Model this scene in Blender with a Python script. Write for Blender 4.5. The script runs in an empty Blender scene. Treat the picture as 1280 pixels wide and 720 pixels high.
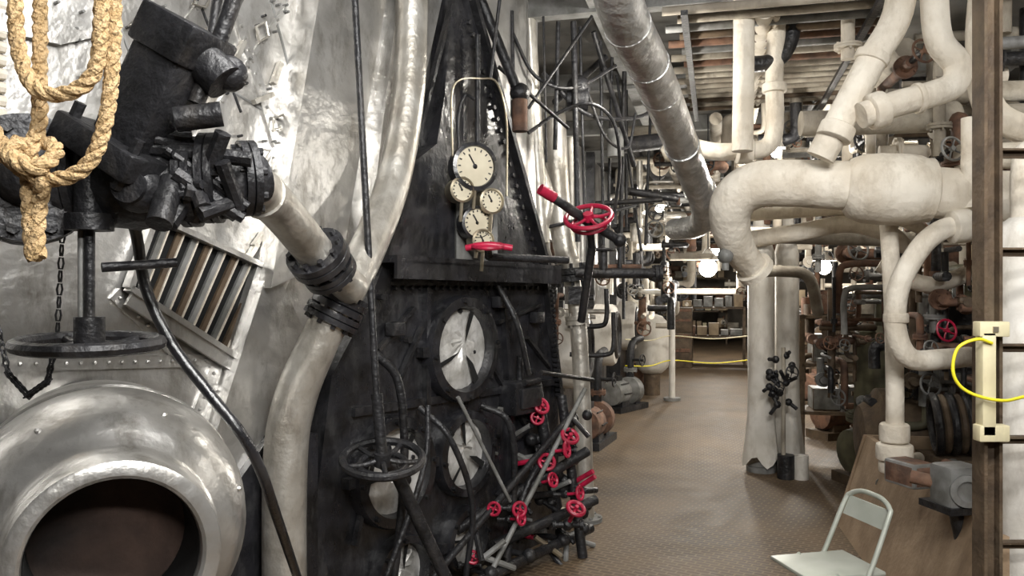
import bpy, bmesh, math, random
from mathutils import Vector, Matrix
random.seed(7)
sc=bpy.context.scene
V=Vector
# ---------------------------------------------------------------- materials
def mat(name,c1,c2=None,rough=.5,metal=0.,scale=6.,bump=.0,bscale=30.,emit=0.,det=6.,spec=.5,lo=.35,hi=.65,grime=0.,gcol=(.12,.10,.08),gs=5.):
    m=bpy.data.materials.new(name); m.use_nodes=True
    nt=m.node_tree; p=nt.nodes['Principled BSDF']
    tc=nt.nodes.new('ShaderNodeTexCoord')
    n=nt.nodes.new('ShaderNodeTexNoise'); n.inputs['Scale'].default_value=scale; n.inputs['Detail'].default_value=det
    nt.links.new(tc.outputs['Object'],n.inputs['Vector'])
    cr=nt.nodes.new('ShaderNodeValToRGB')
    c2=c2 or tuple(x*.75 for x in c1)
    cr.color_ramp.elements[0].color=(*c2,1); cr.color_ramp.elements[1].color=(*c1,1)
    cr.color_ramp.elements[0].position=lo; cr.color_ramp.elements[1].position=hi
    nt.links.new(n.outputs['Fac'],cr.inputs['Fac']); out=cr.outputs['Color']
    if grime:
        mp=nt.nodes.new('ShaderNodeMapping'); mp.inputs['Scale'].default_value=(1.6,1.6,.6); nt.links.new(tc.outputs['Object'],mp.inputs['Vector'])
        g=nt.nodes.new('ShaderNodeTexNoise'); g.inputs['Scale'].default_value=gs; g.inputs['Detail'].default_value=12; g.inputs['Roughness'].default_value=.72
        nt.links.new(mp.outputs[0],g.inputs['Vector'])
        gr=nt.nodes.new('ShaderNodeValToRGB'); gr.color_ramp.elements[0].position=.50; gr.color_ramp.elements[0].color=(0,0,0,1); gr.color_ramp.elements[1].position=.72; gr.color_ramp.elements[1].color=(grime,)*3+(1,)
        nt.links.new(g.outputs['Fac'],gr.inputs['Fac'])
        mx=nt.nodes.new('ShaderNodeMix'); mx.data_type='RGBA'
        nt.links.new(gr.outputs['Color'],mx.inputs['Factor']); nt.links.new(out,mx.inputs['A']); mx.inputs['B'].default_value=(*gcol,1); out=mx.outputs['Result']
        rr=nt.nodes.new('ShaderNodeMapRange'); rr.inputs['To Min'].default_value=rough*.75; rr.inputs['To Max'].default_value=min(1,rough*1.5)
        nt.links.new(g.outputs['Fac'],rr.inputs['Value']); nt.links.new(rr.outputs[0],p.inputs['Roughness'])
    nt.links.new(out,p.inputs['Base Color'])
    if not grime: p.inputs['Roughness'].default_value=rough
    p.inputs['Metallic'].default_value=metal
    p.inputs['Specular IOR Level'].default_value=spec
    if bump:
        n2=nt.nodes.new('ShaderNodeTexNoise'); n2.inputs['Scale'].default_value=bscale; n2.inputs['Detail'].default_value=5
        nt.links.new(tc.outputs['Object'],n2.inputs['Vector'])
        b=nt.nodes.new('ShaderNodeBump'); b.inputs['Strength'].default_value=bump; b.inputs['Distance'].default_value=.02
        nt.links.new(n2.outputs['Fac'],b.inputs['Height']); nt.links.new(b.outputs['Normal'],p.inputs['Normal'])
    if emit:
        p.inputs['Emission Color'].default_value=(*c1,1); p.inputs['Emission Strength'].default_value=emit
    return m
SIL=mat('aluminium_paint',(.70,.69,.67),(.44,.43,.41),.29,.78,4.2,.55,8.,grime=.8,gcol=(.17,.15,.12),gs=6.,det=12)
SILP=mat('aluminium_paint_pipe',(.66,.64,.59),(.42,.39,.34),.32,.65,7.,.25,25.,grime=.6,gcol=(.16,.13,.10))
FOIL=mat('foil_wrap',(.68,.68,.68),(.42,.42,.41),.32,.75,8.,.9,22.,grime=.4)
LAG=mat('lagging_canvas',(.75,.70,.61),(.57,.51,.42),.75,0.,5.,.4,30.,grime=.55,gcol=(.26,.20,.13))
LAGD=mat('lagging_dirty',(.44,.40,.33),(.22,.19,.15),.8,0.,4.,.35,30.,grime=.7)
BLK=mat('black_enamel',(.020,.020,.024),(.008,.008,.009),.26,.0,8.,.5,12.,spec=.8,grime=.4,gcol=(.09,.09,.09),gs=8.)
BLKM=mat('black_iron',(.024,.024,.027),(.01,.01,.011),.38,.2,10.,.4,40.,grime=.45,gcol=(.09,.08,.07))
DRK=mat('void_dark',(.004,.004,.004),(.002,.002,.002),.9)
RED=mat('red_paint',(.46,.012,.055),(.26,.008,.03),.35,0.,20.,grime=.4,gcol=(.12,.02,.02))
BRN=mat('brown_steel',(.12,.082,.05),(.06,.04,.025),.6,.1,10.,.3,40.,grime=.4,gcol=(.2,.16,.1))
RUST=mat('rusty',(.20,.105,.065),(.08,.045,.032),.8,.0,12.,.4,30.,grime=.4,gcol=(.22,.17,.12))
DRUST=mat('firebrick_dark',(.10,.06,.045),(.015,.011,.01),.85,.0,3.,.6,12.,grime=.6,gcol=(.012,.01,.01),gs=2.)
CREAM=mat('cream_paint',(.72,.66,.44),(.6,.53,.34),.5,grime=.3)
YEL=mat('yellow_cable',(.85,.75,.03),(.75,.65,.02),.5)
ROPE=mat('manila_rope',(.62,.44,.24),(.42,.28,.13),.9,0.,60.,.8,120.)
WOOD=mat('plywood',(.40,.29,.19),(.26,.18,.11),.7,0.,4.,.2,40.,grime=.5,gcol=(.14,.09,.06))
GREY=mat('machine_grey',(.25,.25,.245),(.12,.12,.11),.5,.1,8.,.2,30.,grime=.6,gcol=(.06,.05,.04))
GRN=mat('olive_machine',(.15,.14,.08),(.07,.065,.04),.6,0.,8.,grime=.5)
CHR=mat('chair_beige',(.44,.46,.41),(.36,.38,.33),.45,.2)
FACE=mat('gauge_face',(.62,.57,.44),(.48,.43,.32),.4)
BRASS=mat('brass',(.50,.45,.34),(.30,.25,.18),.4,.8)
CEIL=mat('ceiling_plate',(.085,.08,.07),(.03,.028,.025),.8,0.,3.,grime=.4)
WALL=mat('bulkhead_paint',(.20,.175,.14),(.07,.06,.05),.7,0.,1.2,grime=.5)
WHT=mat('white_enamel',(.73,.70,.65),(.56,.53,.47),.5,0.,4.,.2,20.,grime=.5,gcol=(.24,.19,.13))
SHLD=mat('shield_plate',(.76,.75,.73),(.44,.43,.40),.35,.3,9.,.6,14.,grime=.6,gcol=(.10,.09,.08),gs=9.)
BULB=mat('bulb_glow',(1.,.96,.88),(1.,.96,.88),.5,emit=30)
CARD=mat('cardboard',(.42,.33,.22),(.27,.20,.13),.8,0.,4.,grime=.4)
def floor_mat():
    m=mat('checker_plate',(.115,.075,.043),(.045,.031,.02),.55,.0,1.6,spec=.35,grime=.6,gcol=(.17,.13,.09))
    nt=m.node_tree;p=nt.nodes['Principled BSDF']
    base=p.inputs['Base Color'].links[0].from_socket
    tc=nt.nodes.new('ShaderNodeTexCoord'); mp=nt.nodes.new('ShaderNodeMapping'); mp.inputs['Rotation'].default_value[2]=.55
    nt.links.new(tc.outputs['Object'],mp.inputs['Vector'])
    bk=nt.nodes.new('ShaderNodeTexBrick'); bk.inputs['Scale'].default_value=6; bk.inputs['Mortar Size'].default_value=.035
    bk.inputs['Color1'].default_value=(0,0,0,1);bk.inputs['Color2'].default_value=(.12,.12,.12,1);bk.inputs['Mortar'].default_value=(.8,.8,.8,1)
    nt.links.new(mp.outputs[0],bk.inputs['Vector'])
    mx=nt.nodes.new('ShaderNodeMix'); mx.data_type='RGBA'
    nt.links.new(bk.outputs['Color'],mx.inputs['Factor'])
    nt.links.new(base,mx.inputs['A']); mx.inputs['B'].default_value=(.20,.145,.09,1)
    nt.links.new(mx.outputs['Result'],p.inputs['Base Color'])
    b=nt.nodes.new('ShaderNodeBump'); b.inputs['Strength'].default_value=.8; b.inputs['Distance'].default_value=.012
    nt.links.new(bk.outputs['Color'],b.inputs['Height']); nt.links.new(b.outputs['Normal'],p.inputs['Normal'])
    return m
FLOOR=floor_mat()
# ---------------------------------------------------------------- mesh builder
class B:
    def __init__(s,name): s.name=name; s.bm=bmesh.new(); s.mats=[]
    def mi(s,m):
        if m not in s.mats: s.mats.append(m)
        return s.mats.index(m)
    def rings(s,rings,m,caps=True,closed=False):
        i=s.mi(m); R=[[s.bm.verts.new(p) for p in r] for r in rings]; n=len(R[0])
        L=len(R)
        for a in range(L if closed else L-1):
            A=R[a];C=R[(a+1)%L]
            for k in range(n):
                try: f=s.bm.faces.new((A[k],A[(k+1)%n],C[(k+1)%n],C[k])); f.material_index=i; f.smooth=True
                except ValueError: pass
        if caps and not closed:
            for r in (R[0],R[-1]):
                f=s.bm.faces.new(r); f.material_index=i
    def tube(s,pts,r,m,seg=14,curve=True,sub=6,closed=False):
        pts=[V(p) for p in pts]; n=len(pts)
        rr=r if isinstance(r,(list,tuple)) else [r]*n
        P=[];Q=[]
        if curve and n>2:
            rng=n if closed else n-1
            for a in range(rng):
                if closed: p0,p1,p2,p3=[pts[(a+k)%n] for k in (-1,0,1,2)]
                else:
                    p1,p2=pts[a],pts[a+1]; p0=pts[a-1] if a>0 else p1*2-p2; p3=pts[a+2] if a+2<n else p2*2-p1
                for k in range(sub):
                    t=k/sub
                    P.append(.5*((2*p1)+(p2-p0)*t+(2*p0-5*p1+4*p2-p3)*t*t+(3*p1-p0-3*p2+p3)*t**3))
                    Q.append(rr[a]*(1-t)+rr[(a+1)%n]*t)
            if not closed: P.append(pts[-1]);Q.append(rr[-1])
        else: P=pts;Q=rr
        N=len(P); rings=[];up=None
        for a in range(N):
            if closed: d=(P[(a+1)%N]-P[a-1])
            else: d=P[min(a+1,N-1)]-P[max(a-1,0)]
            d.normalize()
            if up is None:
                up=d.orthogonal().normalized()
            else:
                up=(up-d*up.dot(d))
                up=up.normalized() if up.length>1e-6 else d.orthogonal().normalized()
            w=d.cross(up)
            rings.append([P[a]+(up*math.cos(2*math.pi*k/seg)+w*math.sin(2*math.pi*k/seg))*Q[a] for k in range(seg)])
        s.rings(rings,m,closed=closed)
    def cyl(s,p0,p1,r,m,r1=None,seg=20): s.tube([p0,p1],[r,r if r1 is None else r1],m,seg,False)
    def lathe(s,o,ax,prof,m,seg=28,caps=True):
        o=V(o);ax=V(ax).normalized();u=ax.orthogonal().normalized();w=ax.cross(u)
        s.rings([[o+ax*h+(u*math.cos(2*math.pi*k/seg)+w*math.sin(2*math.pi*k/seg))*max(r,1e-4) for k in range(seg)] for r,h in prof],m,caps)
    def torus(s,c,ax,R,r,m,seg=32,ms=8):
        c=V(c);ax=V(ax).normalized();u=ax.orthogonal().normalized();w=ax.cross(u)
        s.tube([c+(u*math.cos(2*math.pi*k/seg)+w*math.sin(2*math.pi*k/seg))*R for k in range(seg)],r,m,ms,False,closed=True)
    def sph(s,c,r,m,ax=(0,0,1),st=1.,seg=16,n=8):
        s.lathe(c,ax,[(r*math.sin(math.pi*(k+.02)/(n+.04)),-r*st*math.cos(math.pi*k/n)) for k in range(n+1)],m,seg)
    def box(s,c,sz,m,yaw=0.,ax=None,bev=0.):
        c=V(c)
        if ax is None:
            X=V((math.cos(yaw),math.sin(yaw),0));Y=V((-math.sin(yaw),math.cos(yaw),0));Z=V((0,0,1))
        else:
            X,Y,Z=[V(a).normalized() for a in ax]
        i=s.mi(m);vs=[]
        for a in(-.5,.5):
            for b in(-.5,.5):
                for d in(-.5,.5): vs.append(s.bm.verts.new(c+X*a*sz[0]+Y*b*sz[1]+Z*d*sz[2]))
        fs=[]
        for q in((0,1,3,2),(4,6,7,5),(0,4,5,1),(2,3,7,6),(0,2,6,4),(1,5,7,3)):
            f=s.bm.faces.new([vs[k] for k in q]);f.material_index=i;fs.append(f)
        if bev:
            es=list({e for f in fs for e in f.edges})
            bmesh.ops.bevel(s.bm,geom=es,offset=bev,segments=2,affect='EDGES',profile=.5)
    def bar(s,p0,p1,w,h,m,upv=(0,0,1)):
        p0=V(p0);p1=V(p1);d=(p1-p0);L=d.length;d.normalize();u=V(upv);y=u.cross(d)
        if y.length<1e-3: y=d.orthogonal()
        y.normalize();z=d.cross(y)
        s.box((p0+p1)/2,(L,w,h),m,ax=(d,y,z))
    def prism(s,poly,ext,m):
        i=s.mi(m);ext=V(ext);A=[s.bm.verts.new(V(p)) for p in poly];C=[s.bm.verts.new(V(p)+ext) for p in poly];n=len(A)
        for f in (A,C): s.bm.faces.new(f).material_index=i
        for k in range(n): s.bm.faces.new((A[k],A[(k+1)%n],C[(k+1)%n],C[k])).material_index=i
    def flange(s,c,ax,r,t,m,bolts=8):
        c=V(c);a=V(ax).normalized();s.lathe(c,a,[(r*.6,-t/2),(r,-t/2),(r,-t*.06),(r*.93,0),(r,t*.06),(r,t/2),(r*.6,t/2)],m)
        u=a.orthogonal().normalized();w=a.cross(u)
        for k in range(bolts):
            q=c+(u*math.cos(2*math.pi*k/bolts)+w*math.sin(2*math.pi*k/bolts))*r*.82
            s.cyl(q-a*(t*.85),q+a*(t*.85),r*.1,m,seg=6)
    def wheel(s,c,ax,R,m,spokes=4,r=None,hub=None):
        c=V(c);a=V(ax).normalized();r=r or R*.1;s.torus(c,a,R-r,r,m)
        u=a.orthogonal().normalized();w=a.cross(u);s.cyl(c-a*r*1.6,c+a*r*1.6,R*.2,hub or m)
        for k in range(spokes):
            q=2*math.pi*k/spokes+.4;e=c+(u*math.cos(q)+w*math.sin(q))*(R-r)
            s.tube([c,(c+e)/2-a*r*.6,e],r*.65,m,8,sub=3)
    def done(s):
        me=bpy.data.meshes.new(s.name)
        bmesh.ops.recalc_face_normals(s.bm,faces=s.bm.faces)
        vs=s.bm.verts;mn=V([min(v.co[k] for v in vs) for k in range(3)]);mx=V([max(v.co[k] for v in vs) for k in range(3)])
        c=(mn+mx)/2;c.z=mn.z
        for v in vs: v.co-=c
        for f in s.bm.faces: f.smooth=True
        s.bm.to_mesh(me);s.bm.free()
        for m in s.mats: me.materials.append(m)
        try: me.set_sharp_from_angle(angle=math.radians(38))
        except Exception: pass
        o=bpy.data.objects.new(s.name,me);o.location=c;sc.collection.objects.link(o);return o
# boiler-front frame (u along the front, n outward, z up), aisle frame (l right of the plate edge, t along, z)
T=V((.59,.81,0)).normalized();N=V((.81,-.59,0)).normalized();A0=V((-.9,3.6,0))
def F(u,n,z): return A0+T*u+N*n+V((0,0,z))
E=V((.248,.969,0)).normalized();Rr=V((.969,-.248,0)).normalized();K0=V((-.96,0,0))
def K(l,t,z): return K0+E*t+Rr*l+V((0,0,z))
YAW=-math.atan2(.248,.969)
# ---------------------------------------------------------------- shell
b=B('floor');b.box(K(1,11,-.05),(13,32,.1),FLOOR,YAW);b.done()
b=B('ceiling');b.box(K(1,11,3.55),(13,32,.1),CEIL,YAW);b.done()
b=B('trim_ceiling_beams')
for t in range(-3,27,2): b.box(K(1,t+.3,3.42),(13,.1,.16),GREY,YAW)
for l in (-3,.2,3.2,5.5): b.box(K(l,11,3.43),(.1,32,.13),GREY,YAW)
b.done()
b=B('wall_right');b.box(K(6.6,11,1.75),(.1,32,3.5),WALL,YAW)
for t in range(-4,27,1): b.box(K(6.5,t,1.75),(.1,.06,3.5),WALL,YAW)
b.done()
b=B('wall_left');b.box(K(-5,11,1.75),(.1,32,3.5),WALL,YAW);b.done()
b=B('wall_back');b.box(K(1,27,1.75),(12,.1,3.5),WALL,YAW)
for l in range(-4,7): b.box(K(l,26.9,1.75),(.08,.1,3.5),WALL,YAW)
b.done()
b=B('wall_front');b.box(K(1,-4.9,1.75),(12,.1,3.5),LAGD,YAW);b.done()
# ---------------------------------------------------------------- boiler 1
b=B('boiler_casing')
b.prism([F(-3.4,-.1,0),F(1.95,-.1,0),F(1.95,-.1,3.45),F(-3.4,-.1,3.45)],-N*1.6,SIL)
b.prism([F(.10,-.1,3.4),F(.50,-.1,3.4),F(.14,-.1,1.75),F(-.26,-.1,1.6)],N*.15,SIL)
b.prism([F(.62,-.1,3.4),F(.98,-.1,3.4),F(.62,-.1,2.2),F(.35,-.1,1.7)],N*.08,SIL)
b.prism([F(-.22,-.1,1.72),F(.05,-.1,1.25),F(-.1,-.1,.8),F(-.55,-.1,.85)],N*.10,SIL)
b.prism([F(-.2,-.1,1.85),F(-.14,-.1,1.6),F(-.33,-.1,1.25),F(-.42,-.1,1.28)],N*.06,SIL)
b.prism([F(-2.6,-.1,2.45),F(-1.05,-.1,2.45),F(-.9,-.1,2.52),F(-2.6,-.1,2.52)],N*.03,SIL)
for k in range(14):
    b.cyl(F(-1.7,-.09,1.95+k*.045),F(-1.22,-.09,1.95+k*.045),.02,LAG,seg=8)
def seam(p,q,n=18,w=.05):
    b.bar(F(p[0],-.095,p[1]),F(q[0],-.095,q[1]),w,.016,SIL,upv=N)
    for k in range(n):
        t=(k+.5)/n;b.sph(F(p[0]+(q[0]-p[0])*t,-.085,p[1]+(q[1]-p[1])*t),.008,SIL,seg=6,n=4)
seam((-1.3,2.2),(-.05,1.95));seam((-.95,3.2),(-.75,1.95),22);seam((-.5,3.2),(-.02,2.0),26)
seam((-.85,1.58),(-.2,.95));seam((-1.3,1.35),(-.4,1.3));seam((-1.3,2.8),(-.2,2.9),24);seam((-.28,1.6),(-.62,.85),16)
seam((-.95,2.1),(-.12,3.3),20,.025);seam((-.62,2.05),(.02,3.0),16,.02);seam((-.3,1.9),(.1,2.6),14,.02)
for p,q in(((-.75,3.3),(-.3,2.35)),((-.3,3.3),(-.05,2.6)),((-.55,2.5),(-.1,2.35)),((-.7,2.2),(-.25,2.9)),((-.9,2.75),(-.6,2.05)),((-.5,2.2),(-.15,1.98))):
    b.cyl(F(p[0],-.1,p[1]),F(q[0],-.1,q[1]),.007,BLKM if p[0]==-.75 else GREY,seg=6)
for k in range(110):
    u=random.uniform(-1.3,.05);z=random.uniform(1.9,3.1)
    b.cyl(F(u,-.1,z),F(u,-.07,z),.006,GREY if k%3 else BLKM,seg=6)
def clip(u,z,w,h,a):
    c,s=math.cos(a),math.sin(a)
    pts=[(-w,0),(-w*.2,h),(w,h*.7),(w*.25,-h*.3)]
    P=[F(u+x*c-y*s,-.07,z+x*s+y*c) for x,y in pts];b.tube(P,.007,SILP,6,False,closed=True)
for q in((-.26,2.13,.10,.075,.2),(-.12,2.32,.05,.04,.7),(-.45,2.48,.06,.05,.5),(-.2,2.7,.05,.05,.9),(-.75,2.6,.06,.03,.3),(-.6,2.3,.05,.03,1.2),(-.35,1.98,.04,.03,.1),(-.95,2.35,.05,.03,.8),(-.5,2.75,.05,.04,.3),(-.1,2.95,.05,.04,.6)):clip(*q)
for u,z,a in((-.5,2.3,1.0),(-.35,2.55,1.1),(-.7,2.75,.9),(-.15,2.5,1.2),(0.0,2.75,1.1),(-.9,2.9,.8),(-.25,1.78,.9),(-.3,1.7,.95),(-.45,2.1,.7),(-.6,2.95,1.2),(-.42,2.85,.9),(-.08,2.15,.8),(-.25,2.4,.5),(-.55,2.6,.6),(-.3,2.95,1.0),(-.65,2.45,.9)):
    b.bar(F(u,-.08,z),F(u+.11*math.cos(a),-.08,z+.11*math.sin(a)),.02,.03,SILP,upv=N)
b.done()
b=B('louvre_grille')
q=[F(-.72,-.05,1.87),F(-.16,-.05,1.67),F(-.36,-.05,1.31),F(-.82,-.05,1.6)]
b.prism([p-N*.045 for p in q],N*.012,DRK)
for k in range(4): b.bar(q[k],q[(k+1)%4],.022,.05,SIL,upv=N)
b.bar(q[1]+T*.05,q[2]+T*.05,.06,.03,SIL,upv=N);b.bar(q[2]-V((0,0,.04)),q[3]-V((0,0,.04)),.05,.02,SIL,upv=N)
for k in range(1,9):
    t=k/9; p=q[0].lerp(q[1],t);r=q[3].lerp(q[2],t); b.bar(p-N*.02,r-N*.02,.026,.016,GREY if k%2 else BRN,upv=N);b.bar(p-N*.01+T*.012,r-N*.01+T*.012,.006,.012,LAG,upv=N)
b.done()
b=B('boiler_plinth');b.prism([F(-.62,-.08,0),F(0.0,-.08,0),F(0.0,-.08,.95),F(-.25,-.08,.98),F(-.62,-.08,.6)],N*.12,BLK);b.done()
b=B('boiler_steam_drum')
ax=V((.5,-.86,0)).normalized();c=V((-1.04,2.1,.88))
b.lathe(c,ax,[(.39,-.9),(.41,-.45),(.405,-.36),(.39,-.28),(.36,-.21),(.32,-.165),(.285,-.145),(.272,-.12),(.27,-.03),(.264,-.006),(.254,0),(.226,0),(.217,-.008),(.213,-.03),(.212,-.30)],SIL,64,caps=False)
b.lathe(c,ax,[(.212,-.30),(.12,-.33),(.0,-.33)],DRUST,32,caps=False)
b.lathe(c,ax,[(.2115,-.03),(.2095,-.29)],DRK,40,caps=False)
u_=ax.orthogonal().normalized();w_=ax.cross(u_)
for k in range(7):
    p=c-ax*.23+(u_*math.cos(k*.9)+w_*math.sin(k*.9))*.372;b.sph(p,.010,SIL,seg=8,n=4)
b.torus(c-ax*.5,ax,.408,.008,SIL,48,6)
b.box(V((-1.1,2.35,.24)),(.5,.3,.48),BLK,-.5)
b.done()
b=B('furnace_front')
out=[(0,0),(1.97,0),(1.97,.95),(1.91,1.14),(1.78,1.72),(1.08,3.2),(.93,3.2),(.86,2.62),(.80,2.36),(.56,2.2),(.42,1.74),(.30,1.5),(.24,1.42),(.08,1.2),(0,.7)]
b.prism([F(u,-.08,z) for u,z in out],N*.12,BLK)
b.bar(F(.36,.1,1.74),F(1.80,.1,1.72),.16,.035,BLK)
b.bar(F(.36,.17,1.69),F(1.80,.17,1.67),.02,.09,BLK)
b.bar(F(1.08,.05,3.2),F(1.82,.05,1.74),.03,.07,BLKM,upv=N);b.bar(F(.93,.05,3.2),F(.43,.05,1.76),.02,.03,BLKM,upv=N)
b.bar(F(1.8,.05,1.7),F(1.97,.05,.9),.04,.06,BLKM,upv=N)
for k in range(22):
    t=(k+.5)/22;b.cyl(F(1.04+.7*t,.03,3.1-1.35*t),F(1.04+.7*t,.06,3.1-1.35*t),.014,BLKM,seg=6)
    b.cyl(F(.1+1.8*t,.03,.08),F(.1+1.8*t,.06,.08),.014,BLKM,seg=6)
    b.cyl(F(.45+1.3*t,.03,1.6),F(.45+1.3*t,.06,1.6),.012,BLKM,seg=6)
    b.cyl(F(1.83+.1*t,.06,1.6-.7*t),F(1.83+.1*t,.1,1.6-.7*t),.012,BLKM,seg=6)
b.bar(F(.7,.05,1.6),F(.7,.05,1.0),.03,.05,BLK,upv=N);b.bar(F(1.35,.05,1.6),F(1.5,.05,.1),.03,.06,BLK,upv=N)
b.bar(F(.2,.05,1.02),F(1.9,.05,1.0),.03,.04,BLK)
for k in range(26):
    u=random.uniform(.35,1.8);z=random.uniform(.1,1.6);b.cyl(F(u,.03,z),F(u,.075,z),random.uniform(.008,.018),random.choice([GREY,BLKM,BLKM]),seg=6)
for p,q in (((.35,1.3),(.6,1.5)),((.5,1.15),(.66,1.4)),((1.3,1.4),(1.75,1.5)),((1.6,1.3),(1.85,1.1)),((1.25,1.15),(1.6,.75)),((1.3,.4),(1.8,.6)),((.2,.4),(.35,.9))):
    b.bar(F(p[0],.06,p[1]),F(q[0],.06,q[1]),.02,.03,BLKM,upv=N)
for u,z in((1.3,1.52),(1.68,1.42),(.45,1.4),(1.75,.6)): b.box(F(u,.08,z),(.09,.06,.07),BLKM,math.atan2(T.y,T.x),bev=.01)
b.done()
def register(u,z,R,tilt=0.,ph=0.):
    b=B('burner_register');c=F(u,.04,z);a=(N+V((0,0,tilt))).normalized()
    b.lathe(c,a,[(R,0),(R,.05),(R*.97,.07),(R*.80,.075),(R*.77,.05),(R*.76,0)],BLK,40,caps=False)
    uu=a.orthogonal().normalized();ww=a.cross(uu)
    i=b.mi(SHLD);ns=26;off=(uu*math.cos(ph)+ww*math.sin(ph))*R*.18
    rg=[]
    for rad in (.08,.3,.52,.76):
        rg.append([c+off*(1-rad/.76)+(uu*math.cos(2*math.pi*k/ns)+ww*math.sin(2*math.pi*k/ns))*R*rad+a*(.012+ (random.uniform(0,.028) if rad<.7 else .004)) for k in range(ns)])
    b.rings(rg,SHLD,True)
    for dq,w_ in((0,.14),(2.3,.10),(4.0,.18)):
        q=ph+dq;f=b.bm.faces.new([b.bm.verts.new(c+(uu*math.cos(an)+ww*math.sin(an))*R*r_+a*.046) for r_,an in((.12,q),(.74,q-w_*.3),(.74,q+w_),(.4,q+w_*1.6))]);f.material_index=b.mi(DRK)
    for k in range(8):
        q=k*math.pi/4+.2;p=c+(uu*math.cos(q)+ww*math.sin(q))*R*.9;b.cyl(p+a*.06,p+a*.09,.013,BLKM,seg=6)
    b.bar(c-T*R*1.15+a*.03,c-T*R*.9+a*.03,.05,.05,BLKM);b.bar(c+T*R*.85+a*.06,c+T*R*1.2+a*.02,.025,.03,BLKM)
    b.done()
register(.968,1.27,.29,ph=.5);register(.99,.70,.235,ph=1.);register(.45,.70,.275,ph=.2);register(1.0,.23,.18);register(.5,.18,.2,ph=.7)
b=B('furnace_inspection_box');b.box(F(1.47,.1,.96),(.26,.14,.2),BLK,math.atan2(T.y,T.x),bev=.02);b.box(F(1.47,.18,.96),(.2,.03,.12),BLKM,math.atan2(T.y,T.x),bev=.01);b.cyl(F(1.4,.18,1.05),F(1.55,.18,1.05),.02,BLKM);b.cyl(F(1.47,.1,1.06),F(1.47,.1,1.2),.02,BLKM);b.done()
b=B('fuel_line_set')
b.tube([F(.1,.3,.2),F(.35,.35,.75),F(.42,.32,1.05)],.014,BLKM)
b.cyl(F(.72,.25,1.05),F(1.10,.3,.45),.010,GREY);b.cyl(F(.45,.25,.15),F(1.75,.3,.85),.018,BLKM)
b.cyl(F(.8,.3,.0),F(1.85,.32,.98),.014,GREY);b.cyl(F(.15,.3,.9),F(.5,.45,.1),.03,BLKM)
b.tube([F(1.2,.2,.1),F(1.35,.25,.5),F(1.6,.25,.62),F(1.9,.2,.6)],.02,BLKM)
b.tube([F(.2,.2,1.3),F(.3,.25,1.15),F(.33,.25,.7),F(.25,.22,0)],.02,BLKM)
b.cyl(F(1.55,.2,1.1),F(2.15,.2,1.0),.014,BLKM);b.cyl(F(1.4,.2,.4),F(2.1,.25,.3),.02,BLKM)
b.tube([F(1.25,.1,1.62),F(1.3,.2,1.4),F(1.42,.2,1.1)],.016,BLKM)
b.tube([F(.6,.1,1.0),F(.66,.25,.85),F(.8,.28,.5),F(.78,.25,.1)],.016,BLKM);b.tube([F(1.1,.1,.95),F(1.2,.22,.85),F(1.25,.22,.5),F(1.2,.2,.0)],.018,BLKM)
for u in(.3,.62,.9,1.25,1.6): b.cyl(F(u,.0,.12),F(u,.32,.12),.018,BLKM);b.sph(F(u,.32,.12),.04,BLKM)
b.cyl(F(.05,.3,.1),F(1.95,.3,.1),.03,BLKM)
for k in range(12):
    u=random.uniform(.1,1.8);z=random.uniform(.05,.45);b.cyl(F(u,.25,z),F(u+random.uniform(-.2,.2),.35,z+random.uniform(-.15,.15)),.016,random.choice([BLKM,GREY,BRASS]),seg=8)
b.done()
def redvalve(p,ax,R):
    b=B('red_hand_valve');p=V(p);a=V(ax).normalized()
    b.wheel(p,a,R,RED,4,r=R*.2);b.cyl(p,p-a*R*1.8,R*.2,RED,seg=10);b.lathe(p-a*R*1.8,-a,[(R*.28,0),(R*.5,R*.2),(R*.5,R*.8),(R*.3,R),(R*.01,R)],BLKM,12)
    b.cyl(p-a*R*2.3-V((R*1.3,0,0)),p-a*R*2.3+V((R*1.3,0,0)),R*.3,BLKM,seg=10);b.flange(p-a*R*2.3-V((R*1.3,0,0)),(1,0,0),R*.5,R*.3,BLKM,4);b.flange(p-a*R*2.3+V((R*1.3,0,0)),(1,0,0),R*.5,R*.3,BLKM,4)
    b.done()
for p,a,R in (((.175,4.75,.90),(.5,-.7,.5),.055),((.15,4.75,.83),(.2,-.9,.3),.045),((.34,4.7,.73),(.3,-.6,.7),.06),((.315,4.6,.67),(.9,-.4,.2),.05),((.2,4.6,.60),(.1,-.8,.5),.055),((.23,4.5,.52),(.7,-.6,.3),.045),((.04,4.3,.41),(.4,-.9,.2),.045),((-.095,4.2,.44),(-.3,-.9,.2),.04),((.36,4.5,.36),(.3,-.5,.8),.06),((.05,4.3,.36),(.8,-.6,.2),.04),((.39,4.6,.42),(.8,-.5,.2),.045),((-.2,4.1,.22),(.2,-.7,.7),.04)):
    redvalve(p,a,R)
b=B('fuel_manifold')
b.cyl((.14,4.83,1.05),(.3,4.85,.1),.035,BLKM);b.cyl((.3,4.85,.95),(.42,4.75,.0),.03,BLKM);b.cyl((-.3,4.3,.3),(.45,4.8,.62),.03,BLKM);b.cyl((-.1,4.35,.2),(.5,4.8,.33),.03,BLKM)
for k in range(22): b.sph((.05+random.random()*.42,4.75+random.random()*.2,.1+random.random()*.9),random.uniform(.03,.05),BLKM,seg=10,n=6)
for k in range(20):
    x=.0+random.random()*.42;z=.1+random.random()*.8;b.cyl((x,4.8,z),(x+.1,4.73,z+random.uniform(-.12,.12)),.015,random.choice([BLKM,GREY,BLKM,RED]),seg=8)
b.done()
b=B('gauge_board')
g=V((.42,-.9,0)).normalized();gx=V((.9,.42,0))
b.prism([V((-.30,4.32,1.75)),V((-.08,4.43,1.75)),V((-.08,4.43,2.2)),V((-.30,4.32,2.2))],-g*.03,GREY)
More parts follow.
